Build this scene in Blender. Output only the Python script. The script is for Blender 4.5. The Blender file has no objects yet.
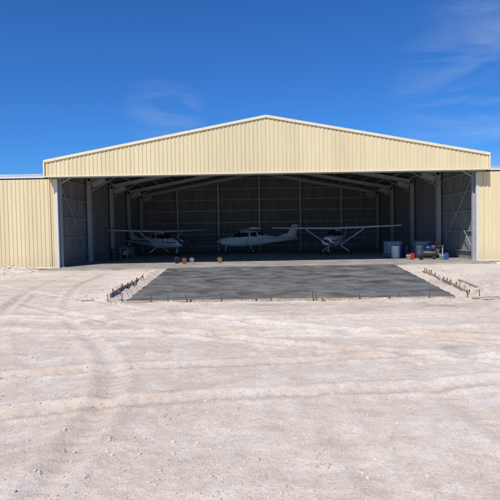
import bpy, bmesh, math, random
import numpy as np
from mathutils import Vector, Matrix
random.seed(7); np.random.seed(7)
scene=bpy.context.scene
R=math.radians

# ------------------------------------------------------------ materials
def mat_new(name):
    m=bpy.data.materials.new(name); m.use_nodes=True
    return m, m.node_tree, m.node_tree.nodes['Principled BSDF']
def simple(name,col,rough=0.5,metal=0.0,var=0.12,scale=3.0,bump=0.0,bscale=40,stretch=(1,1,1),spec=0.5):
    m,nt,b=mat_new(name)
    tc=nt.nodes.new('ShaderNodeTexCoord'); mp=nt.nodes.new('ShaderNodeMapping'); mp.inputs['Scale'].default_value=stretch
    nt.links.new(tc.outputs['Object'],mp.inputs['Vector'])
    n=nt.nodes.new('ShaderNodeTexNoise'); n.inputs['Scale'].default_value=scale; n.inputs['Detail'].default_value=3
    nt.links.new(mp.outputs[0],n.inputs['Vector'])
    r=nt.nodes.new('ShaderNodeValToRGB'); r.color_ramp.elements[0].position=.3; r.color_ramp.elements[1].position=.7
    r.color_ramp.elements[0].color=tuple(c*(1-var) for c in col)+(1,)
    r.color_ramp.elements[1].color=tuple(min(1,c*(1+var)) for c in col)+(1,)
    nt.links.new(n.outputs['Fac'],r.inputs[0]); nt.links.new(r.outputs[0],b.inputs['Base Color'])
    b.inputs['Roughness'].default_value=rough; b.inputs['Metallic'].default_value=metal
    b.inputs['Specular IOR Level'].default_value=spec
    if bump:
        n2=nt.nodes.new('ShaderNodeTexNoise'); n2.inputs['Scale'].default_value=bscale; n2.inputs['Detail'].default_value=5
        nt.links.new(tc.outputs['Object'],n2.inputs['Vector'])
        bp=nt.nodes.new('ShaderNodeBump'); bp.inputs['Strength'].default_value=bump; bp.inputs['Distance'].default_value=.02
        nt.links.new(n2.outputs['Fac'],bp.inputs['Height']); nt.links.new(bp.outputs[0],b.inputs['Normal'])
    return m

def cladding(name,col,dirt=(0.46,0.37,0.28)):
    m,nt,b=mat_new(name); L=nt.links
    tc=nt.nodes.new('ShaderNodeTexCoord')
    sep=nt.nodes.new('ShaderNodeSeparateXYZ'); L.new(tc.outputs['Object'],sep.inputs[0])
    fl=nt.nodes.new('ShaderNodeMath'); fl.operation='FLOOR'; L.new(sep.outputs['X'],fl.inputs[0])
    wn=nt.nodes.new('ShaderNodeTexWhiteNoise'); wn.noise_dimensions='1D'; L.new(fl.outputs[0],wn.inputs['W'])
    mr=nt.nodes.new('ShaderNodeMapRange'); mr.inputs['To Min'].default_value=.94; mr.inputs['To Max'].default_value=1.03; L.new(wn.outputs['Value'],mr.inputs[0])
    mp=nt.nodes.new('ShaderNodeMapping'); mp.inputs['Scale'].default_value=(3,3,.35); L.new(tc.outputs['Object'],mp.inputs[0])
    n=nt.nodes.new('ShaderNodeTexNoise'); n.inputs['Scale'].default_value=1.5; n.inputs['Detail'].default_value=6; L.new(mp.outputs[0],n.inputs['Vector'])
    mr2=nt.nodes.new('ShaderNodeMapRange'); mr2.inputs['To Min'].default_value=.88; mr2.inputs['To Max'].default_value=1.1; L.new(n.outputs['Fac'],mr2.inputs[0])
    mu=nt.nodes.new('ShaderNodeMath'); mu.operation='MULTIPLY'; L.new(mr.outputs[0],mu.inputs[0]); L.new(mr2.outputs[0],mu.inputs[1])
    vm=nt.nodes.new('ShaderNodeVectorMath'); vm.operation='SCALE'; vm.inputs[0].default_value=col; L.new(mu.outputs[0],vm.inputs['Scale'])
    dz=nt.nodes.new('ShaderNodeMapRange'); dz.inputs['From Min'].default_value=0.0; dz.inputs['From Max'].default_value=1.0
    dz.inputs['To Min'].default_value=.8; dz.inputs['To Max'].default_value=0; L.new(sep.outputs['Z'],dz.inputs[0])
    mm=nt.nodes.new('ShaderNodeMath'); mm.operation='MULTIPLY'; L.new(dz.outputs[0],mm.inputs[0]); L.new(n.outputs['Fac'],mm.inputs[1])
    mx=nt.nodes.new('ShaderNodeMix'); mx.data_type='RGBA'; L.new(mm.outputs[0],mx.inputs['Factor']); L.new(vm.outputs[0],mx.inputs['A']); mx.inputs['B'].default_value=dirt+(1,)
    L.new(mx.outputs['Result'],b.inputs['Base Color']); b.inputs['Roughness'].default_value=.5
    b.inputs['Specular IOR Level'].default_value=.3
    return m

M={}
M['beige']=cladding('beige_cladding',(0.72,0.60,0.36))
M['cream']=simple('cream_flashing',(0.74,0.65,0.44),.45,var=.05)
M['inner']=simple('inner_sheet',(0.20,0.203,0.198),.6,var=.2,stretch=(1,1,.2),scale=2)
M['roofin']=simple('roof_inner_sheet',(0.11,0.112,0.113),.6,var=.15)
M['zinc']=simple('zinc_roof',(0.55,0.57,0.58),.4,.3,var=.08)
M['galv']=simple('galvanised_steel',(0.45,0.46,0.465),.45,.2,var=.12,scale=8)
M['galvw']=simple('white_rail',(0.58,0.60,0.60),.45,.0,var=.08,scale=5)
M['white']=simple('white_paint',(0.78,0.78,0.77),.3,var=.03)
M['red']=simple('red_paint',(0.45,0.03,0.03),.35,var=.06)
M['blue']=simple('blue_paint',(0.03,0.10,0.33),.4,var=.1)
M['glass']=simple('dark_glass',(0.02,0.025,0.03),.08,var=.05,spec=.8)
M['rubber']=simple('rubber',(0.02,0.02,0.02),.8,var=.2)
M['dark']=simple('dark_metal',(0.05,0.05,0.055),.5,.3,var=.2)
M['plastic_w']=simple('white_plastic',(0.55,0.56,0.54),.45,var=.15)
M['orange']=simple('orange_plastic',(0.55,0.17,0.06),.5,var=.1)
M['yellow']=simple('yellow_paint',(0.50,0.36,0.10),.5,var=.1)
M['timber']=simple('timber',(0.42,0.32,0.22),.8,var=.35,scale=6,stretch=(1,1,6),bump=.3)
M['rust']=simple('rusty_rebar',(0.12,0.07,0.045),.8,var=.3,scale=20)
M['chrome']=simple('alloy',(0.6,0.6,0.6),.3,.9,var=.05)

# ------------------------------------------------------------ mesh builder
class MB:
    def __init__(s): s.v=[]; s.f=[]; s.m=[]; s.mats=[]; s.sm=[]
    def mi(s,mat):
        if mat not in s.mats: s.mats.append(mat)
        return s.mats.index(mat)
    def add(s,vs,fs,mat,smooth=False):
        o=len(s.v); s.v+= [tuple(v) for v in vs]; k=s.mi(mat)
        for f in fs: s.f.append(tuple(i+o for i in f)); s.m.append(k); s.sm.append(smooth)
    def box(s,c,d,mat,rot=None):
        c=Vector(c); vs=[]
        for z in(-1,1):
            for y in(-1,1):
                for x in(-1,1):
                    p=Vector((x*d[0]/2,y*d[1]/2,z*d[2]/2))
                    if rot: p=rot@p
                    vs.append(c+p)
        s.add(vs,[(0,2,3,1),(4,5,7,6),(0,1,5,4),(2,6,7,3),(0,4,6,2),(1,3,7,5)],mat)
    def beam(s,p,q,w,h,mat,up=(0,0,1)):
        p=Vector(p);q=Vector(q);d=(q-p);L=d.length;d.normalize();up=Vector(up)
        sd=d.cross(up).normalized(); u=sd.cross(d).normalized()
        rot=Matrix((d,sd,u)).transposed()
        s.box((p+q)/2,(L,w,h),mat,rot)
    def ibeam(s,p,q,w,h,mat,up=(0,0,1),t=.02):
        p=Vector(p);q=Vector(q);d=(q-p).normalized();up=Vector(up)
        sd=d.cross(up).normalized(); u=sd.cross(d).normalized()
        s.beam(p,q,t,h-2*t-.004,mat,up)
        o=u*(h/2-t/2)
        s.beam(p+o,q+o,w,t,mat,up); s.beam(p-o,q-o,w,t,mat,up)
    def tube(s,p,q,r,mat,n=8,r2=None):
        p=Vector(p);q=Vector(q);d=(q-p).normalized(); a=d.orthogonal().normalized(); b=d.cross(a)
        if r2 is None:r2=r
        vs=[]
        for k,(c,rr) in enumerate(((p,r),(q,r2))):
            for i in range(n):
                t=2*math.pi*i/n; vs.append(c+a*rr*math.cos(t)+b*rr*math.sin(t))
        fs=[(i,(i+1)%n,n+(i+1)%n,n+i) for i in range(n)]
        s.add(vs,fs,mat,True); s.add(vs,[tuple(range(n))[::-1],tuple(range(n,2*n))],mat)
    def lathe(s,prof,mat,n=24,axis='z',c=(0,0,0)):
        c=Vector(c);vs=[]
        for r,z in prof:
            for i in range(n):
                t=2*math.pi*i/n
                if axis=='z': p=(r*math.cos(t),r*math.sin(t),z)
                elif axis=='y': p=(r*math.cos(t),z,r*math.sin(t))
                else: p=(z,r*math.cos(t),r*math.sin(t))
                vs.append(c+Vector(p))
        fs=[]
        for k in range(len(prof)-1):
            for i in range(n):
                fs.append((k*n+i,k*n+(i+1)%n,(k+1)*n+(i+1)%n,(k+1)*n+i))
        s.add(vs,fs,mat,True)
    def obj(s,name,parent=None,bevel=0,fixn=True):
        me=bpy.data.meshes.new(name); me.from_pydata(s.v,[],s.f)
        for m in s.mats: me.materials.append(M[m])
        me.polygons.foreach_set('material_index',s.m); me.polygons.foreach_set('use_smooth',s.sm)
        me.update()
        if fixn:
            bm=bmesh.new(); bm.from_mesh(me); bmesh.ops.recalc_face_normals(bm,faces=bm.faces); bm.to_mesh(me); bm.free()
        o=bpy.data.objects.new(name,me); scene.collection.objects.link(o)
        if parent: o.parent=parent
        if bevel:
            b=o.modifiers.new('b','BEVEL'); b.width=bevel; b.segments=2; b.limit_method='ANGLE'; b.angle_limit=R(40)
        return o
def empty(name,loc=(0,0,0),rz=0):
    e=bpy.data.objects.new(name,None); scene.collection.objects.link(e); e.location=loc; e.rotation_euler=(0,0,rz); return e

def ribbed(name,u0,u1,fa,fb,nrm,mat,parent,pitch=.25,depth=.035,jitter=0.003):
    n=int(round((u1-u0)/pitch)); n+= n%2; pitch=(u1-u0)/n; nrm=Vector(nrm)
    us=[];os=[]
    for i in range(n):
        b=u0+i*pitch; j=random.uniform(-jitter,jitter)
        for f,o in((0,0),(.36,0),(.46,1),(.80,1),(.90,0)):
            us.append(b+f*pitch); os.append(o*depth+j)
    us.append(u1); os.append(0)
    vs=[];fs=[]
    for u,o in zip(us,os):
        vs.append(Vector(fa(u))+nrm*o); vs.append(Vector(fb(u))+nrm*o)
    for i in range(len(us)-1): fs.append((2*i,2*i+2,2*i+3,2*i+1))
    mb=MB(); mb.add(vs,fs,mat); return mb.obj(name,parent,fixn=False)

# ------------------------------------------------------------ hangar
HW=13.4; ZB=5.62; ZE=6.53; ZA=9.0; D=24.5
sl=(ZA-ZE)/HW
zt=lambda x: ZA-abs(x)*sl
H=empty('steel_hangar')
ribbed('gable_fascia',-HW,HW,lambda x:(x,0,ZB),lambda x:(x,0,zt(x)),(0,-1,0),'beige',H,depth=.03)
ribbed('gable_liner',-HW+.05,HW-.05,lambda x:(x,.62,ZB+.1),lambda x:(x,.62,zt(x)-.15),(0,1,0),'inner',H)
for s in(-1,1):
    ribbed('fascia_return',0.03,.6,lambda y:(s*HW,y,ZB),lambda y:(s*HW,y,ZE),(s,0,0),'beige',H,pitch=.19)
t=MB()
for s in(-1,1):
    t.beam((s*(HW+.06),-.06,ZE-.02),(0,-.06,ZA-.01),.06,.14,'cream')
    t.beam((s*(HW+.06),.1,ZE+.06),(0,.1,ZA+.07),.36,.02,'cream')
    t.beam((s*(HW+.03),-.055,ZB-.03),(s*(HW+.03),-.055,ZE-.1),.08,.10,'cream',up=(0,1,0))
t.box((0,-.05,ZB-.005),(2*HW,.07,.07),'cream')
# fascia sheet lap screws / cap lines
t.obj('fascia_flashings',H)
t=MB()
t.box((0,.30,ZB+.06),(2*HW-.1,.5,.05),'inner')
for y in(.15,.3,.45): t.box((0,y,ZB-.02),(2*HW-.1,.05,.09),'galv')
t.obj('door_track',H)
for s in(-1,1):
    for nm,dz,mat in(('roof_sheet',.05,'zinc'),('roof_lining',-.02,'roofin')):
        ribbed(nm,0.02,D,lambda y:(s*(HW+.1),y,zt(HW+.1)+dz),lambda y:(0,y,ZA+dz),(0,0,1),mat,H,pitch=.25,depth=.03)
for s in(-1,1):
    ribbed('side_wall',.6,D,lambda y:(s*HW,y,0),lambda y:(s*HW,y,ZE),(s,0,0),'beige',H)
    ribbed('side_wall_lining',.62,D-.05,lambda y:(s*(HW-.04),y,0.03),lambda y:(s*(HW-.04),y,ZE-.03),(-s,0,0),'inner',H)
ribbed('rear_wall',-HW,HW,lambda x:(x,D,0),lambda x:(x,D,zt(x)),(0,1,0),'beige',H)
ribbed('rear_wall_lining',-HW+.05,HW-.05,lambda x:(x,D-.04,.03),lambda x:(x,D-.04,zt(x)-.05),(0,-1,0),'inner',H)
f=MB(); bays=[.95,6.8,12.7,18.6,24.1]; ci=HW-.42
for y in bays:
    for s in(-1,1):
        f.ibeam((s*ci,y,.05),(s*ci,y,zt(ci)-.35),.18,.34,'galv',up=(1,0,0))
        f.ibeam((s*(ci+.1),y,zt(ci)-.42),(0,y,ZA-.42),.17,.34,'galv')
        f.beam((s*(ci-.1),y,zt(ci)-1.35),(s*(ci-2.2),y,zt(ci-2.2)-.60),.14,.04,'galv')
        f.beam((s*(ci-.25),y,zt(ci)-.85),(s*(ci-1.2),y,zt(ci-1.2)-.68),.02,.4,'galv')
        f.box((s*ci,y,.07),(.6,.34,.03),'galv')
    f.box((0,y,ZA-.55),(.05,.22,.7),'galv')
    f.beam((-1.5,y,ZA-.98),(1.5,y,ZA-.98),.16,.04,'galv')
f.obj('portal_frames',H)
f=MB()
for k in range(10):
    x=HW-.5-k*1.42
    if x<.3: x=.35
    for s in(-1,1): f.beam((s*x,.65,zt(x)-.13),(s*x,D-.1,zt(x)-.13),.06,.18,'galv')
f.obj('purlins',H)
f=MB()
for z in(.6,1.9,3.2,4.5,5.7):
    for s in(-1,1): f.beam((s*(HW-.12),.7,z),(s*(HW-.12),D-.1,z),.1,.06,'galv')
    f.beam((-HW+.2,D-.15,z),(HW-.2,D-.15,z),.1,.06,'galv')
for z in(6.9,8):
    w=(ZA-z)/sl-.6; f.beam((-w,D-.15,z),(w,D-.15,z),.1,.06,'galv')
for x in(-9,-4.5,0,4.5,9): f.ibeam((x,D-.38,.05),(x,D-.38,zt(x)-.6),.16,.28,'galv',up=(0,1,0))
for s in(-1,1):
    for a,b in((0,1),(3,4)):
        f.tube((s*(ci+.1),bays[a],.3),(s*(ci+.1),bays[b],5.8),.02,'galv'); f.tube((s*(ci+.1),bays[b],.3),(s*(ci+.1),bays[a],5.8),.02,'galv')
        for q in((ci,ci/2),(ci/2,.3)):
            f.tube((s*q[0],bays[a],zt(q[0])-.35),(s*q[1],bays[b],zt(q[1])-.35),.015,'galv'); f.tube((s*q[0],bays[b],zt(q[0])-.35),(s*q[1],bays[a],zt(q[1])-.35),.015,'galv')
f.obj('girts_and_bracing',H)
for s,x1 in((-1,34),(1,34)):
    o=12.98
    a,b=(-x1,-o) if s<0 else (o,x1)
    ribbed('side_bay_wall',a,b,lambda x:(x,.66,0.02),lambda x:(x,.66,ZB-.08),(0,-1,0),'beige',H,depth=.03)
    g=MB()
    g.box(((a+b)/2+s*.35,.74,ZB+.06),(b-a-.7,.22,.13),'galvw')
    g.box(((a+b)/2+s*.35,.70,ZB+.20),(b-a-.7,.05,.10),'zinc')
    g.box((s*o,.66,ZB/2-.02),(.12,.16,ZB-.15),'galvw')
    g.box(((a+b)/2,.60,.06),(b-a,.05,.09),'cream')
    g.obj('side_bay_trim',H)
    g=MB()
    xa,xb=sorted((s*(HW+.05),s*x1))
    vs=[(xa,.85,ZB+.12),(xb,.85,ZB+.12),(xb,D,ZB+.12),(xa,D,ZB+.12)]
    g.add(vs,[(0,1,2,3)],'zinc'); g.add([(s*x1,.7,0),(s*x1,D,0),(s*x1,D,ZB),(s*x1,.7,ZB)],[(0,1,2,3)],'beige')
    g.add([(xa,D,0),(xb,D,0),(xb,D,ZB),(xa,D,ZB)],[(0,1,2,3)],'beige')
    g.obj('side_bay_shell',H)

# ------------------------------------------------------------ floor & aprons
def concrete(name,c0,c1,r0,r1,sc=.6,streak=(.75,1.25),bumpd=.02):
    m,nt,b=mat_new(name); L=nt.links
    tc=nt.nodes.new('ShaderNodeTexCoord')
    n=nt.nodes.new('ShaderNodeTexNoise'); n.inputs['Scale'].default_value=sc; n.inputs['Detail'].default_value=8; n.inputs['Roughness'].default_value=.66; n.inputs['Distortion'].default_value=.6
    L.new(tc.outputs['Object'],n.inputs['Vector'])
    r=nt.nodes.new('ShaderNodeValToRGB'); e=r.color_ramp.elements; e[0].position=.36; e[1].position=.66; e[0].color=c0+(1,); e[1].color=c1+(1,)
    L.new(n.outputs['Fac'],r.inputs[0])
    mp=nt.nodes.new('ShaderNodeMapping'); mp.inputs['Scale'].default_value=(.5,1.6,1); mp.inputs['Rotation'].default_value=(0,0,.1); L.new(tc.outputs['Object'],mp.inputs[0])
    n3=nt.nodes.new('ShaderNodeTexNoise'); n3.inputs['Scale'].default_value=2.2; n3.inputs['Detail'].default_value=8; n3.inputs['Roughness'].default_value=.75; L.new(mp.outputs[0],n3.inputs['Vector'])
    mr=nt.nodes.new('ShaderNodeMapRange'); mr.inputs['From Min'].default_value=.3; mr.inputs['From Max'].default_value=.7; mr.inputs['To Min'].default_value=streak[0]; mr.inputs['To Max'].default_value=streak[1]; L.new(n3.outputs['Fac'],mr.inputs[0])
    vm=nt.nodes.new('ShaderNodeVectorMath'); vm.operation='SCALE'; L.new(r.outputs[0],vm.inputs[0]); L.new(mr.outputs[0],vm.inputs['Scale'])
    L.new(vm.outputs[0],b.inputs['Base Color'])
    rr=nt.nodes.new('ShaderNodeMapRange'); rr.inputs['From Min'].default_value=.35; rr.inputs['From Max'].default_value=.65; rr.inputs['To Min'].default_value=r0; rr.inputs['To Max'].default_value=r1; L.new(n.outputs['Fac'],rr.inputs[0]); L.new(rr.outputs[0],b.inputs['Roughness'])
    n2=nt.nodes.new('ShaderNodeTexNoise'); n2.inputs['Scale'].default_value=9; n2.inputs['Detail'].default_value=6; n2.inputs['Roughness'].default_value=.7; L.new(tc.outputs['Object'],n2.inputs['Vector'])
    bp=nt.nodes.new('ShaderNodeBump'); bp.inputs['Strength'].default_value=.5; bp.inputs['Distance'].default_value=bumpd; L.new(n2.outputs['Fac'],bp.inputs['Height']); L.new(bp.outputs[0],b.inputs['Normal'])
    return m
M['wetcon']=concrete('wet_concrete',(0.095,0.093,0.084),(0.21,0.203,0.18),.22,.75,.9,(.65,1.35),.03)
M['floorcon']=concrete('floor_concrete',(0.27,0.25,0.21),(0.44,0.40,0.34),.6,.8)
f=MB()
for i in range(5):
    y0=-1.1 if i==0 else [.9,6.8,12.7,18.6][i-1]; y1=[.9,6.8,12.7,18.6,D-.02][i]
    for j in range(4):
        x0=-HW+.08+j*6.66; f.box((x0+3.33,(y0+y1)/2,-.06),(6.645,y1-y0-.015,.22),'floorcon')
f.obj('hangar_floor',H)
XL0,XL1,XR0,XR1=-4.85,-5.9,4.95,7.3
pts=[]
def edge(a,b,n,w):
    for i in range(n):
        t_=i/n; x=a[0]+(b[0]-a[0])*t_; y=a[1]+(b[1]-a[1])*t_
        k=0 if i==0 else 1
        pts.append((x+k*random.uniform(-w,w),y+k*random.uniform(-w,w)))
edge((XL0,-14.9),(XR0,-15.15),60,.04); edge((XR0,-15.15),(XR1,-1.13),70,.05)
edge((XR1,-1.13),(XL1,-1.13),1,0); edge((XL1,-1.13),(XL0,-14.9),70,.05)
bm=bmesh.new(); vs=[bm.verts.new((x,y,.035)) for x,y in pts]; fc=bm.faces.new(vs)
ex=bmesh.ops.extrude_face_region(bm,geom=[fc]); 
for v in ex['geom']:
    if isinstance(v,bmesh.types.BMVert): v.co.z=-.2
bmesh.ops.recalc_face_normals(bm,faces=bm.faces)
me=bpy.data.meshes.new('a'); bm.to_mesh(me); bm.free(); me.materials.append(M['wetcon'])
ap=bpy.data.objects.new('concrete_apron',me); scene.collection.objects.link(ap)

# ------------------------------------------------------------ ground
def vnoise(x,y,freq,seed):
    rs=np.random.RandomState(seed); N=256; lat=rs.rand(N,N)
    u=x*freq+1000.3; v=y*freq+1000.7; i=np.floor(u).astype(int); j=np.floor(v).astype(int); fu=u-i; fv=v-j
    fu=fu*fu*(3-2*fu); fv=fv*fv*(3-2*fv)
    a=lat[i%N,j%N]; b=lat[(i+1)%N,j%N]; c=lat[i%N,(j+1)%N]; d=lat[(i+1)%N,(j+1)%N]
    return (a*(1-fu)+b*fu)*(1-fv)+(c*(1-fu)+d*fu)*fv-.5
def fbm(x,y,f,o,seed,g=.5):
    r=0;a=1
    for k in range(o): r=r+a*vnoise(x,y,f*2**k,seed+k); a*=g
    return r
tracks=[
 [(-14,-8),(-8,-14),(-3,-18.5),(3,-21.5),(12,-23.5)],
 [(-16,-16),(-8,-18.3),(0,-19.2),(8,-18.2),(16,-14)],
 [(1,-27),(.4,-23),(2.5,-19),(7,-14),(12,-6)],
 [(-3.6,-28),(-3.8,-23),(-6.5,-17.5),(-8.8,-10),(-9.5,-2)],
 [(-10,-26),(-4,-23.4),(2,-22.6),(10,-21)],
]
def dist_poly(x,y,P):
    P=[np.array(p,float) for p in P]
    S=[]
    for i in range(len(P)-1):
        p0=P[max(i-1,0)];p1=P[i];p2=P[i+1];p3=P[min(i+2,len(P)-1)]
        for t_ in np.linspace(0,1,7,endpoint=False):
            S.append(.5*((2*p1)+(-p0+p2)*t_+(2*p0-5*p1+4*p2-p3)*t_**2+(-p0+3*p1-3*p2+p3)*t_**3))
    S.append(P[-1]); best=np.full(x.shape,1e9); along=np.zeros(x.shape); acc=0
    for a,b in zip(S[:-1],S[1:]):
        d=b-a; L=np.hypot(*d); tt=np.clip(((x-a[0])*d[0]+(y-a[1])*d[1])/L**2,0,1)
        q=np.hypot(x-a[0]-tt*d[0],y-a[1]-tt*d[1]); m=q<best; best=np.where(m,q,best); along=np.where(m,acc+tt*L,along); acc+=L
    return best,along
def sides(y):
    t_=np.clip((y+15)/14,0,1); return XL0+(XL1-XL0)*t_, XR0+(XR1-XR0)*t_
def inside_mask(x,y,pad):
    xl,xr=sides(y)
    d1=np.minimum.reduce([x-xl,xr-x,y+15,0.5-y+0*x])
    d2=np.minimum.reduce([x+HW,HW-x,y+1.1])
    d=np.maximum(d1,d2); return np.clip((d+pad)/pad,0,1)
def ground_h(x,y,full=True):
    near=np.clip(1-(np.hypot(x,y+15)-25)/60,0,1)
    h=.10*fbm(x,y,.16,3,11)+.035*fbm(x,y,.8,3,21)
    lump=np.clip(vnoise(x,y,.35,77)+.25,0,1)
    h+=(.012+.05*lump)*fbm(x,y,2.6,4,31,.6)
    tr=np.zeros(x.shape)
    for k,P in enumerate(tracks):
        d,al=dist_poly(x,y,P)
        w=np.clip(vnoise(x,y,.25,90+k)*1.6+.8,0.1,1)
        e=np.abs(d-.78)+.05*vnoise(x,y,1.5,60+k)
        g=np.exp(-(e/.12)**2)*w; tread=.010*np.sign(np.sin(al*38+ e*20))*g
        h+=-.045*g+.026*np.exp(-((e-.24)/.08)**2)*w+tread; tr=np.maximum(tr,g)
    h=h*near
    xl,xr=sides(y)
    inY=np.clip((y+16.2)/1.2,0,1)*np.clip((-1-y)/1,0,1)
    for xe,s in((xl-.75,1),(xr+1.5,1)):
        h+=inY*.10*np.exp(-((x-xe)/.45)**2)*(.75+1.2*fbm(x,y,1.6,3,41))
    h+=.05*np.exp(-((y+15.6)/.3)**2)*(np.abs(x)<5.5)*(.4+1.5*fbm(x,y,1.5,3,45))
    h+=.45*np.exp(-((y+2.2)/1.6)**2)*np.clip((-11-x)/5,0,1)*(.8+.9*fbm(x,y,.9,4,51))
    h+=.12*np.exp(-((y+.6)/.9)**2)*np.clip((np.abs(x)-13)/2,0,1)*(.8+.9*fbm(x,y,1.2,3,55))
    m=inside_mask(x,y,.5); h=h*(1-m)-.12*m
    nd=np.exp(-((y+1.3)/1.6)**2)*(np.abs(x)<13.2); h=h*(1-.7*nd)
    return h,tr
def axis(segs,lo,hi):
    c=[]
    for a,b,s in segs: c+=list(np.arange(a,b,s))
    c.append(segs[-1][1]); st=.3; v=c[-1]
    while v<hi: st*=1.3; v+=st; c.append(v)
    st=.3; v=c[0]; l=[]
    while v>lo: st*=1.3; v-=st; l.append(v)
    return np.array(l[::-1]+c)
xs=axis([(-22,-9,.14),(-9,8,.05),(8,20,.14)],-1500,1500)
ys=axis([(-28,-17,.035),(-17,-12,.06),(-12,1,.09),(1,26,.6)],-1500,1500)
X,Y=np.meshgrid(xs,ys); Z,T=ground_h(X,Y)
nx,ny=len(xs),len(ys)
co=np.stack([X.ravel(),Y.ravel(),Z.ravel()],1)
idx=np.arange(nx*ny).reshape(ny,nx)
q=np.stack([idx[:-1,:-1].ravel(),idx[:-1,1:].ravel(),idx[1:,1:].ravel(),idx[1:,:-1].ravel()],1)
me=bpy.data.meshes.new('ground'); me.vertices.add(nx*ny); me.vertices.foreach_set('co',co.ravel().astype(np.float32))
me.loops.add(q.size); me.loops.foreach_set('vertex_index',q.ravel().astype(np.int32))
me.polygons.add(len(q)); me.polygons.foreach_set('loop_start',(np.arange(len(q))*4).astype(np.int32))
me.polygons.foreach_set('use_smooth',np.ones(len(q),bool)); me.update(calc_edges=True); me.validate()
at=me.attributes.new('track','FLOAT','POINT'); at.data.foreach_set('value',T.ravel().astype(np.float32))
SP=np.zeros(X.shape)
for cx,cy,rx,ry in((2.15,-21.5,.32,.22),(1.6,-21.9,.2,.08),(-3.0,-17.2,.35,.2),(3.9,-16.6,.6,.3),(-.5,-16.2,.9,.25),(6.3,-11,.35,1.2)):
    d=np.sqrt(((X-cx)/rx)**2+((Y-cy)/ry)**2)+1.1*fbm(X,Y,3.0,3,200); SP=np.maximum(SP,np.clip(1.35-d,0,1))
at=me.attributes.new('spill','FLOAT','POINT'); at.data.foreach_set('value',SP.ravel().astype(np.float32))
g=bpy.data.objects.new('ground',me); scene.collection.objects.link(g)
m,nt,b=mat_new('sandy_ground'); L=nt.links
tc=nt.nodes.new('ShaderNodeTexCoord')
def N(scale,det,rough=.55,st=None,rot=0,dist=0):
    n=nt.nodes.new('ShaderNodeTexNoise'); n.inputs['Scale'].default_value=scale; n.inputs['Detail'].default_value=det; n.inputs['Roughness'].default_value=rough; n.inputs['Distortion'].default_value=dist
    if st:
        mp=nt.nodes.new('ShaderNodeMapping'); mp.inputs['Scale'].default_value=st; mp.inputs['Rotation'].default_value=(0,0,rot); L.new(tc.outputs['Object'],mp.inputs[0]); L.new(mp.outputs[0],n.inputs['Vector'])
    else: L.new(tc.outputs['Object'],n.inputs['Vector'])
    return n
def ramp(src,a,b_,c0,c1):
    r=nt.nodes.new('ShaderNodeValToRGB'); e=r.color_ramp.elements; e[0].position=a; e[1].position=b_; e[0].color=c0+(1,); e[1].color=c1+(1,); L.new(src,r.inputs[0]); return r
def mixc(fac,a,b_,mode='MIX'):
    x=nt.nodes.new('ShaderNodeMix'); x.data_type='RGBA'; x.blend_type=mode
    if isinstance(fac,float): x.inputs['Factor'].default_value=fac
    else: L.new(fac,x.inputs['Factor'])
    for k,v in(('A',a),('B',b_)):
        if isinstance(v,tuple): x.inputs[k].default_value=v+(1,)
        else: L.new(v,x.inputs[k])
    return x.outputs['Result']
n1=N(.22,4,.6,(1,1.8,1),.15,.8); c=ramp(n1.outputs['Fac'],.38,.62,(0.66,0.525,0.405),(0.78,0.68,0.56)).outputs[0]
n2=N(1.5,6,.7,None,0,.6); k=ramp(n2.outputs['Fac'],.46,.72,(0,0,0),(1,1,1)).outputs[0]
c=mixc(k,c,(0.82,0.745,0.645))
n4=N(.6,6,.72,(.8,1.9,1),.3,.5); k=ramp(n4.outputs['Fac'],.53,.70,(0,0,0),(.6,.6,.6)).outputs[0]
c=mixc(k,c,(0.57,0.435,0.325))
n5=N(9,6,.75); sp=ramp(n5.outputs['Fac'],.34,.60,(.84,.82,.79),(1.0,1.0,1.0)).outputs[0]; c=mixc(1.0,c,sp,'MULTIPLY')
n6=N(55,3,.7); sp=ramp(n6.outputs['Fac'],.36,.50,(.78,.75,.71),(1,1,1)).outputs[0]; c=mixc(1.0,c,sp,'MULTIPLY')
a_=nt.nodes.new('ShaderNodeAttribute'); a_.attribute_name='track'
mu=nt.nodes.new('ShaderNodeMath'); mu.operation='MULTIPLY'; mu.inputs[1].default_value=.65; L.new(a_.outputs['Fac'],mu.inputs[0])
c=mixc(mu.outputs[0],c,(0.55,0.45,0.36))
a2=nt.nodes.new('ShaderNodeAttribute'); a2.attribute_name='spill'
mu=nt.nodes.new('ShaderNodeMath'); mu.operation='MULTIPLY'; mu.inputs[1].default_value=.6; L.new(a2.outputs['Fac'],mu.inputs[0])
c=mixc(mu.outputs[0],c,(0.32,0.29,0.25))
L.new(c,b.inputs['Base Color']); b.inputs['Roughness'].default_value=.95; b.inputs['Specular IOR Level'].default_value=.15
bp=nt.nodes.new('ShaderNodeBump'); bp.inputs['Strength'].default_value=.7; bp.inputs['Distance'].default_value=.03; L.new(n5.outputs['Fac'],bp.inputs['Height'])
bp2=nt.nodes.new('ShaderNodeBump'); bp2.inputs['Strength'].default_value=.5; bp2.inputs['Distance'].default_value=.006; L.new(n6.outputs['Fac'],bp2.inputs['Height']); L.new(bp.outputs[0],bp2.inputs['Normal']); L.new(bp2.outputs[0],b.inputs['Normal'])
me.materials.append(m)

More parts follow.
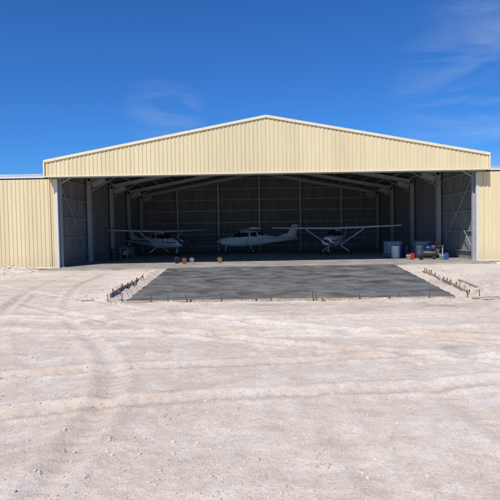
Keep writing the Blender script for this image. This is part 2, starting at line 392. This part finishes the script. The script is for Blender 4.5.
t_=(1+5**.5)/2
iv=np.array([(-1,t_,0),(1,t_,0),(-1,-t_,0),(1,-t_,0),(0,-1,t_),(0,1,t_),(0,-1,-t_),(0,1,-t_),(t_,0,-1),(t_,0,1),(-t_,0,-1),(-t_,0,1)])/1.9
fi=np.array([(0,11,5),(0,5,1),(0,1,7),(0,7,10),(0,10,11),(1,5,9),(5,11,4),(11,10,2),(10,7,6),(7,1,8),(3,9,4),(3,4,2),(3,2,6),(3,6,8),(3,8,9),(4,9,5),(2,4,11),(6,2,10),(8,6,7),(9,8,1)])
P=[];S=[]
rs=np.random.RandomState(3)
n=14000; d=3+22*rs.rand(n)**1.5; px=(rs.rand(n)-.5)*d*1.2-1; py=-29.5+d; sz=.003+.014*rs.rand(n)**6
P.append(np.stack([px,py],1)); S.append(sz)
n=2200; tt=rs.rand(n); yy=-15+13.5*tt; side=rs.rand(n)<.5
xl_,xr_=sides(yy)
xx=np.where(side,xl_-.8+rs.randn(n)*.4,xr_+1.5+rs.randn(n)*.55)
P.append(np.stack([xx,yy],1)); S.append(.008+.035*rs.rand(n)**4)
n=700; P.append(np.stack([rs.rand(n)*10.5-5.2,-15.6+rs.randn(n)*.28],1)); S.append(.008+.03*rs.rand(n)**4)
n=1200; P.append(np.stack([-13-rs.rand(n)*9,-1.8+rs.randn(n)*1.3],1)); S.append(.012+.07*rs.rand(n)**4)
P=np.concatenate(P);S=np.concatenate(S); keep=inside_mask(P[:,0],P[:,1],.02)<=0; P=P[keep];S=S[keep]
hz,_=ground_h(P[:,0],P[:,1]); n=len(P)
V=iv[None]*(1+.35*(rs.rand(n,12,1)-.5))*S[:,None,None]*np.stack([.8+.7*rs.rand(n),.8+.7*rs.rand(n),.6+.5*rs.rand(n)],1)[:,None]
V[:,:,0]+=P[:,0:1];V[:,:,1]+=P[:,1:2];V[:,:,2]+=(hz+S*.2)[:,None]
F=(fi[None]+(np.arange(n)*12)[:,None,None]).reshape(-1,3)
me=bpy.data.meshes.new('gravel'); me.from_pydata(V.reshape(-1,3).tolist(),[],F.tolist()); me.update()
M['stone']=simple('limestone',(0.56,0.47,0.38),.9,var=.35,scale=1.7); me.materials.append(M['stone'])
scene.collection.objects.link(bpy.data.objects.new('gravel',me))

# ------------------------------------------------------------ formwork boards and pegs
def gz(x,y):
    h,_=ground_h(np.array([float(x)]),np.array([float(y)])); return float(h[0])
def boards(name,a,b,n,peg=True,hh=.12,step=3,up=(.1,.24)):
    mb=MB(); a=Vector(a);b=Vector(b)
    for i in range(n):
        p=a.lerp(b,i/n);q=a.lerp(b,(i+.97)/n)
        jit=lambda:Vector((random.uniform(-.05,.05),random.uniform(-.03,.03),random.uniform(-.02,.02)))
        p3=Vector((p.x,p.y,gz(p.x,p.y)+.05))+jit();q3=Vector((q.x,q.y,gz(q.x,q.y)+.05))+jit()
        mb.beam(p3,q3,.035,hh,'timber')
        if peg:
            for k in range(step):
                f_=(k+.3+random.random()*.4)/step
                c=p3.lerp(q3,f_)+Vector((.05,0,0)); tl=Vector((random.uniform(-.05,.05),random.uniform(-.05,.05),0))
                mb.beam(c+Vector((0,0,-.25)),c+tl+Vector((0,0,random.uniform(*up))),.035,.03,'timber' if random.random()<.4 else 'rust',up=(0,1,0))
    return mb.obj(name,bevel=.004)
boards('formwork_board',(5.75,-14.3),(7.2,-6.2),4,step=4)
boards('formwork_board',(-5.45,-14.6),(-5.95,-7.5),3)
mb=MB()
a=Vector((XL0,-15.02)); b_=Vector((XR0,-15.27))
for i in range(5):
    p=a.lerp(b_,i/5+.003); q_=a.lerp(b_,(i+1)/5-.003)
    mb.beam((p.x,p.y+random.uniform(-.03,.02),-.02),(q_.x,q_.y+random.uniform(-.03,.02),-.02),.04,.12,'timber')
mb.obj('edge_rail',bevel=.004)
mb=MB()
def peg(x,y,h=.3,tilt=.12):
    z=gz(x,y) ; tx,ty=random.uniform(-tilt,tilt)*h*2,random.uniform(-tilt,tilt)*h*2
    mb.tube((x,y,z-.1),(x+tx,y+ty,max(z,0)+h),.013,'rust',6)
for x,y in[(-4.1,-15.12),(-3.6,-15.14),(-3.0,-15.12),(-2.0,-15.15),(-1.4,-15.16),(-.5,-15.18),(.75,-15.24),(.84,-15.2),(2.1,-15.27),(3.3,-15.3),(4.1,-15.33),(-5.0,-15.0),(-5.4,-13.6),(-5.5,-12),(-5.6,-10.4),(-5.3,-15.3),(5.4,-15.0),(5.8,-14.9),(-5.8,-8.2)]:
    peg(x,y,random.uniform(.16,.30))
mb.obj('rebar_pegs')
mb=MB()
for p,q in[((-6.1,-15.2),(-5.1,-14.3)),((6.5,-13.2),(6.9,-10.9)),((5.2,-15.75),(6.5,-15.4))]:
    mb.beam((*p,gz(*p)+.03),(*q,gz(*q)+.03),.10,.04,'timber')
mb.obj('timber_offcuts',bevel=.004)

# ------------------------------------------------------------ aircraft
def aircraft(loc,rz,stripe):
    E=empty('light_aircraft',loc,rz)
    st=[(.25,.98,1.42,.30),(.32,.88,1.5,.42),(.9,.76,1.6,.52),(1.5,.7,1.66,.55),(2.15,.68,2.16,.56),(2.6,.68,2.22,.56),(3.4,.7,2.22,.55),(3.9,.76,2.12,.5),(4.6,.87,1.8,.38),(5.5,1.0,1.62,.27),(6.8,1.15,1.53,.14),(7.8,1.27,1.47,.05)]
    xs_=[];
    for i in range(len(st)-1):
        k=max(1,int((st[i+1][0]-st[i][0])/.13))
        for j in range(k): 
            f=j/k; xs_.append(tuple(st[i][a]*(1-f)+st[i+1][a]*f for a in range(4)))
    xs_.append(st[-1]); n=48; mb=MB(); vs=[]
    for (x,zb,z1,hw) in xs_:
        for i in range(n):
            a=2*math.pi*i/n; ca,sa=math.cos(a),math.sin(a); e=2/2.6
            yy=hw*math.copysign(abs(ca)**e,ca); zz=(zb+z1)/2+(z1-zb)/2*math.copysign(abs(sa)**e,sa)
            if zz>1.5 and x>1.4: yy*=1-.22*(zz-1.5)
            vs.append((x,yy,zz))
    groups={'white':[],'glass':[],stripe:[]}
    for k in range(len(xs_)-1):
        for i in range(n):
            f=(k*n+i,k*n+(i+1)%n,(k+1)*n+(i+1)%n,(k+1)*n+i); c=sum((Vector(vs[j]) for j in f),Vector())/4
            g_='white'
            if 1.52<c.x<2.12 and c.z>1.58 : g_='glass'
            if 2.22<c.x<3.0 and 1.6<c.z<2.0 and abs(c.y)>.2: g_='glass'
            if 3.1<c.x<3.75 and 1.6<c.z<2.0 and abs(c.y)>.2: g_='glass'
            if 3.95<c.x<4.4 and c.z>1.75: g_='glass'
            if .35<c.x<7.5 and abs(c.y)>.04 and 1.17+.03*c.x<c.z<1.26+.03*c.x and g_=='white': g_=stripe
            groups[g_].append(f)
    for kk,fs in groups.items(): mb.add(vs,fs,kk,True)
    mb.add(vs[:n],[tuple(range(n))],'white')
    mb.box((.242,.17,1.2),(.03,.14,.12),'dark'); mb.box((.242,-.17,1.2),(.03,.14,.12),'dark')
    mb.obj('fuselage',E)
    mb=MB()
    def wing(p0,p1,c0,c1,th0,th1,vert=False,tipround=True,steps=6):
        prof=[(0,0),(.03,.35),(.12,.75),(.3,1),(.6,.72),(1,.02),(.6,-.25),(.3,-.38),(.1,-.3),(.02,-.15)]
        vv=[];ff=[]; m_=len(prof)
        fr=[i/steps for i in range(steps+1)]+([1.015] if tipround else [])
        for q_,f in enumerate(fr):
            sc=.55 if f>1 else 1
            c=c0+(c1-c0)*min(f,1); th=(th0+(th1-th0)*min(f,1))*sc
            o=[p0[a]+(p1[a]-p0[a])*f for a in range(3)]
            for (u,w) in prof:
                uu=.5+(u-.5)*(.94 if f>1 else 1)
                if vert: vv.append((o[0]+uu*c,o[1]+w*th,o[2]))
                else: vv.append((o[0]+uu*c,o[1],o[2]+w*th))
        for k in range(len(fr)-1):
            for i in range(m_): ff.append((k*m_+i,k*m_+(i+1)%m_,(k+1)*m_+(i+1)%m_,(k+1)*m_+i))
        ff.append(tuple(range(m_))); ff.append(tuple(range((len(fr)-1)*m_,len(fr)*m_)))
        mb.add(vv,ff,'white',True)
    for s in(-1,1):
        wing((2.1,0,2.2),(2.12,s*2.6,2.25),1.62,1.62,.15,.15,tipround=False)
        wing((2.12,s*2.6,2.25),(2.32,s*5.5,2.34),1.62,1.1,.15,.1)
        wing((6.85,0,1.38),(7.1,s*1.7,1.38),1.0,.65,.06,.04)
        mb.tube((2.75,s*.52,.82),(2.8,s*2.55,2.2),.04,'white')
        mb.tube((3.15,s*.45,.78),(3.25,s*1.2,.25),.045,'white')
        mb.lathe([(.02,-.08),(.12,-.09),(.2,-.08),(.225,-.04),(.225,.04),(.2,.08),(.12,.09),(.02,.08)],'rubber',20,'y',(3.25,s*1.3,.225))
        mb.lathe([(.0,-.095),(.1,-.095),(.1,.095),(0,.095)],'chrome',16,'y',(3.25,s*1.3,.225))
    wing((6.6,0,1.45),(7.35,0,2.7),1.35,.7,.05,.035,vert=True)
    wing((5.6,0,1.5),(6.7,0,1.85),1.2,.5,.03,.02,vert=True,tipround=False)
    mb.obj('wings_and_tail',E)
    mb=MB()
    mb.tube((.85,0,.8),(.72,0,.22),.04,'chrome')
    mb.lathe([(.02,-.06),(.12,-.07),(.17,-.06),(.19,-.03),(.19,.03),(.17,.06),(.12,.07),(.02,.06)],'rubber',20,'y',(.7,0,.19))
    mb.beam((.74,.09,.2),(.78,.09,.5),.02,.05,'white'); mb.beam((.74,-.09,.2),(.78,-.09,.5),.02,.05,'white')
    mb.lathe([(0,-.08),(.08,0),(.13,.1),(.16,.26)],stripe,20,'x',(0.0,0,1.2))
    for s in(-1,1):
        pr=[(.10,.05),(.3,.08),(.6,.075),(.85,.055),(.95,.02)]; vv=[]
        for r_,w in pr:
            a=.5; dy=s*r_*math.cos(a); dz=s*r_*math.sin(a)
            for u in(-1,1): vv.append((.14+u*.012,dy-s*u*w*math.sin(a)*1,1.2+dz+s*u*w*math.cos(a)))
        mb.add(vv,[(2*i,2*i+1,2*i+3,2*i+2) for i in range(4)],'dark')
    mb.obj('propeller_and_nose_gear',E)
    return E
FZ=.05
aircraft((4.9,9.0,FZ),R(66),'red')
aircraft((-7.0,13.2,FZ),R(90+50),'blue')
aircraft((-4.2,17.0,FZ),R(8),'plastic_w')

# ------------------------------------------------------------ small things
def drum(loc,mat):
    E=empty('steel_drum',loc); mb=MB()
    mb.lathe([(0,.0),(.28,.0),(.29,.02),(.285,.04),(.285,.28),(.297,.3),(.285,.32),(.285,.57),(.297,.59),(.285,.61),(.285,.85),(.295,.87),(.28,.885),(.27,.86),(0,.86)],mat,28)
    mb.lathe([(0,.88),(.03,.88),(.035,.86)],'dark',10,c=(.17,0,0)); mb.obj('shell',E); return E
def bucket(loc,mat):
    E=empty('bucket',loc); mb=MB()
    mb.lathe([(0,0),(.11,0),(.15,.3),(.16,.3),(.16,.32),(.145,.32),(.105,.02),(0,.02)],mat,20)
    pr=None
    for i in range(11):
        a=math.pi*i/10; p=(.155*math.cos(a),-.06*math.sin(a),.3+.12*math.sin(a))
        if pr: mb.tube(pr,p,.004,'galv',5)
        pr=p
    mb.obj('pail',E); return E
def jerry(loc,mat,rz=0):
    E=empty('jerry_can',loc,rz); mb=MB(); mb.box((0,0,.19),(.34,.17,.38),mat); mb.obj('body',E,bevel=.035)
    mb=MB(); mb.beam((-.1,0,.43),(.08,0,.43),.03,.025,mat); mb.box((-.1,0,.405),(.025,.03,.06),mat); mb.box((.08,0,.405),(.025,.03,.06),mat)
    mb.tube((.13,0,.37),(.16,0,.43),.028,'dark'); mb.beam((-.12,.087,.08),(.12,.087,.3),.006,.02,mat); mb.beam((.12,.087,.08),(-.12,.087,.3),.006,.02,mat); mb.obj('handle_and_cap',E)
def tote(loc,rz=0):
    E=empty('ibc_tote',loc,rz); mb=MB(); mb.box((0,0,.62),(1.08,.9,.92),'plastic_w'); mb.obj('tank',E,bevel=.08)
    mb=MB()
    for i in range(7):
        x=-.57+i*.19
        for y in(-.48,.48): mb.tube((x,y,.14),(x,y,1.12),.011,'galv',6)
    for i in range(5):
        y=-.48+i*.24
        for x in(-.57,.57): mb.tube((x,y,.14),(x,y,1.12),.011,'galv',6)
    for z in(.16,.4,.64,.88,1.12):
        for y in(-.48,.48): mb.tube((-.57,y,z),(.57,y,z),.012,'galv',6)
        for x in(-.57,.57): mb.tube((x,-.48,z),(x,.48,z),.012,'galv',6)
    for y in(-.42,0,.42): mb.box((0,y,.06),(1.15,.1,.12),'timber')
    mb.lathe([(0,1.13),(.1,1.13),(.11,1.08)],'dark',18); mb.obj('cage_and_pallet',E)
def compressor(loc,rz):
    E=empty('air_compressor',loc,rz); mb=MB()
    mb.lathe([(0,-.5),(.12,-.48),(.19,-.42),(.21,-.36),(.21,.36),(.19,.42),(.12,.48),(0,.5)],'dark',24,'x',(0,0,.38))
    mb.box((-.15,0,.63),(.5,.26,.06),'dark'); mb.box((-.25,0,.77),(.22,.2,.24),'galv'); mb.lathe([(0,-.03),(.17,-.03),(.17,.03),(0,.03)],'dark',20,'y',(-.25,.16,.77))
    mb.lathe([(0,-.14),(.09,-.14),(.09,.14),(0,.14)],'blue',16,'x',(.08,0,.76))
    for y in(-.22,.22): mb.lathe([(.02,-.03),(.11,-.035),(.13,-.02),(.13,.02),(.11,.035),(.02,.03)],'rubber',16,'y',(-.3,y,.13))
    mb.tube((.35,0,.2),(.35,0,0),.03,'dark'); mb.tube((.4,-.18,.45),(.75,-.18,.75),.014,'dark'); mb.tube((.4,.18,.45),(.75,.18,.75),.014,'dark'); mb.tube((.75,-.18,.75),(.75,.18,.75),.014,'dark')
    mb.obj('tank_and_pump',E)
def ladder(loc,rz):
    E=empty('step_ladder',loc,rz); mb=MB()
    for s in(-1,1):
        mb.beam((s*.25,-.45,0),(s*.17,0,1.9),.03,.07,'chrome',up=(1,0,0)); mb.beam((s*.25,.5,0),(s*.17,.05,1.85),.02,.04,'chrome',up=(1,0,0))
    for i in range(6):
        f_=(i+1)/7; mb.box((0,-.45*(1-f_),1.9*f_),(.5-.16*f_,.09,.025),'chrome')
    mb.box((0,.02,1.91),(.38,.16,.03),'yellow'); mb.obj('frame',E)
def bench(loc,rz):
    E=empty('workbench',loc,rz); mb=MB(); mb.box((0,0,.88),(2.2,.7,.05),'timber')
    for x in(-1,1):
        for y in(-.28,.28): mb.box((x*1.0,y,.43),(.08,.08,.85),'timber')
    mb.box((0,0,.3),(1.9,.6,.03),'timber'); mb.box((-.6,0,1.02),(.5,.3,.22),'red'); mb.box((.1,.05,1.0),(.3,.25,.18),'blue'); mb.box((.7,0,.96),(.35,.3,.1),'dark'); mb.box((-.3,0,.48),(.6,.4,.32),'plastic_w')
    mb.obj('bench_and_tools',E,bevel=.01)
drum((9.6,5.6,FZ),'blue'); drum((10.3,5.9,FZ),'dark'); drum((10.9,4.9,FZ),'galv'); drum((9.1,4.6,FZ),'plastic_w')
tote((9.9,8.0,FZ),R(8)); tote((11.9,7.2,FZ),R(-5))
compressor((10.9,3.0,FZ),R(160)); bench((11.8,4.6,FZ),R(86)); ladder((11.1,11.6,FZ),R(20))
jerry((9.7,2.9,FZ),'red',.3); jerry((11.7,2.2,FZ),'blue',.5)
bucket((-5.4,2.2,FZ),'orange'); bucket((-4.95,2.5,FZ),'plastic_w'); bucket((-3.1,2.4,FZ),'yellow'); bucket((10.1,2.3,FZ),'dark'); bucket((11.2,1.7,FZ),'plastic_w'); bucket((9.3,2.4,FZ),'plastic_w'); bucket((-6.0,3.0,FZ),'dark')
drum((-11.6,8.0,FZ),'dark'); bench((-11.6,12,FZ),R(90))

# ------------------------------------------------------------ sky & sun
el=R(50); S=Vector((-.42,-.9,0)).normalized()*math.cos(el); S.z=math.sin(el)
w=bpy.data.worlds.new('World'); scene.world=w; w.use_nodes=True; nt=w.node_tree; L=nt.links
bg=nt.nodes['Background']; bg.inputs['Strength'].default_value=.08
sky=nt.nodes.new('ShaderNodeTexSky'); sky.sky_type='NISHITA'; sky.sun_disc=False; sky.sun_elevation=el; sky.sun_rotation=math.atan2(S.x,S.y); sky.air_density=1.0; sky.dust_density=.3; sky.ozone_density=4
hs=nt.nodes.new('ShaderNodeMix'); hs.data_type='RGBA'; hs.blend_type='MULTIPLY'; hs.inputs['Factor'].default_value=1; L.new(sky.outputs[0],hs.inputs['A']); hs.inputs['B'].default_value=(.36,.90,1.62,1)
tc=nt.nodes.new('ShaderNodeTexCoord'); mp=nt.nodes.new('ShaderNodeMapping'); mp.inputs['Scale'].default_value=(2.4,2.4,11); mp.inputs['Rotation'].default_value=(0,-.2,0); mp.inputs['Location'].default_value=(.3,.9,.2); L.new(tc.outputs['Generated'],mp.inputs[0])
n=nt.nodes.new('ShaderNodeTexNoise'); n.inputs['Scale'].default_value=1.5; n.inputs['Detail'].default_value=8; n.inputs['Roughness'].default_value=.62; n.inputs['Distortion'].default_value=.6; L.new(mp.outputs[0],n.inputs['Vector'])
r=nt.nodes.new('ShaderNodeValToRGB'); r.color_ramp.elements[0].position=.44; r.color_ramp.elements[1].position=.85; r.color_ramp.elements[1].color=(.5,.5,.5,1); L.new(n.outputs['Fac'],r.inputs[0])
fac=None
for dr,lo,hi,wt in(((.50,.86,.24),.965,.999,.75),((-.165,.97,.225),.9955,.9999,.55)):
    dv=Vector(dr).normalized(); dp=nt.nodes.new('ShaderNodeVectorMath'); dp.operation='DOT_PRODUCT'; dp.inputs[1].default_value=dv; L.new(tc.outputs['Generated'],dp.inputs[0])
    mr=nt.nodes.new('ShaderNodeMapRange'); mr.interpolation_type='SMOOTHSTEP'; mr.inputs['From Min'].default_value=lo; mr.inputs['From Max'].default_value=hi; mr.inputs['To Max'].default_value=wt; L.new(dp.outputs['Value'],mr.inputs[0])
    if fac is None: fac=mr.outputs[0]
    else:
        mm=nt.nodes.new('ShaderNodeMath'); mm.operation='MAXIMUM'; L.new(fac,mm.inputs[0]); L.new(mr.outputs[0],mm.inputs[1]); fac=mm.outputs[0]
mm=nt.nodes.new('ShaderNodeMath'); mm.operation='MULTIPLY'; L.new(fac,mm.inputs[0]); L.new(r.outputs[0],mm.inputs[1])
mx=nt.nodes.new('ShaderNodeMix'); mx.data_type='RGBA'; L.new(mm.outputs[0],mx.inputs['Factor']); L.new(hs.outputs['Result'],mx.inputs['A']); mx.inputs['B'].default_value=(8,9.2,10.4,1)
L.new(mx.outputs['Result'],bg.inputs['Color'])
ld=bpy.data.lights.new('sun','SUN'); ld.energy=4.4; ld.angle=R(.5); ld.color=(1,.955,.88)
lo=bpy.data.objects.new('sun',ld); scene.collection.objects.link(lo); lo.rotation_euler=S.to_track_quat('Z','Y').to_euler()

# ------------------------------------------------------------ camera
cam=bpy.data.cameras.new('camera'); cam.lens=35; cam.sensor_width=36; cam.clip_end=5000
co_=bpy.data.objects.new('camera',cam); scene.collection.objects.link(co_)
pitch=R(-2.0); roll=R(-1.0)
co_.matrix_world=Matrix.Translation((-1.1,-29.5,2.0))@Matrix.Rotation(R(90)+pitch,4,'X')@Matrix.Rotation(roll,4,'Z')
scene.camera=co_
scene.view_settings.view_transform='Standard'; scene.view_settings.look='None'; scene.view_settings.exposure=0
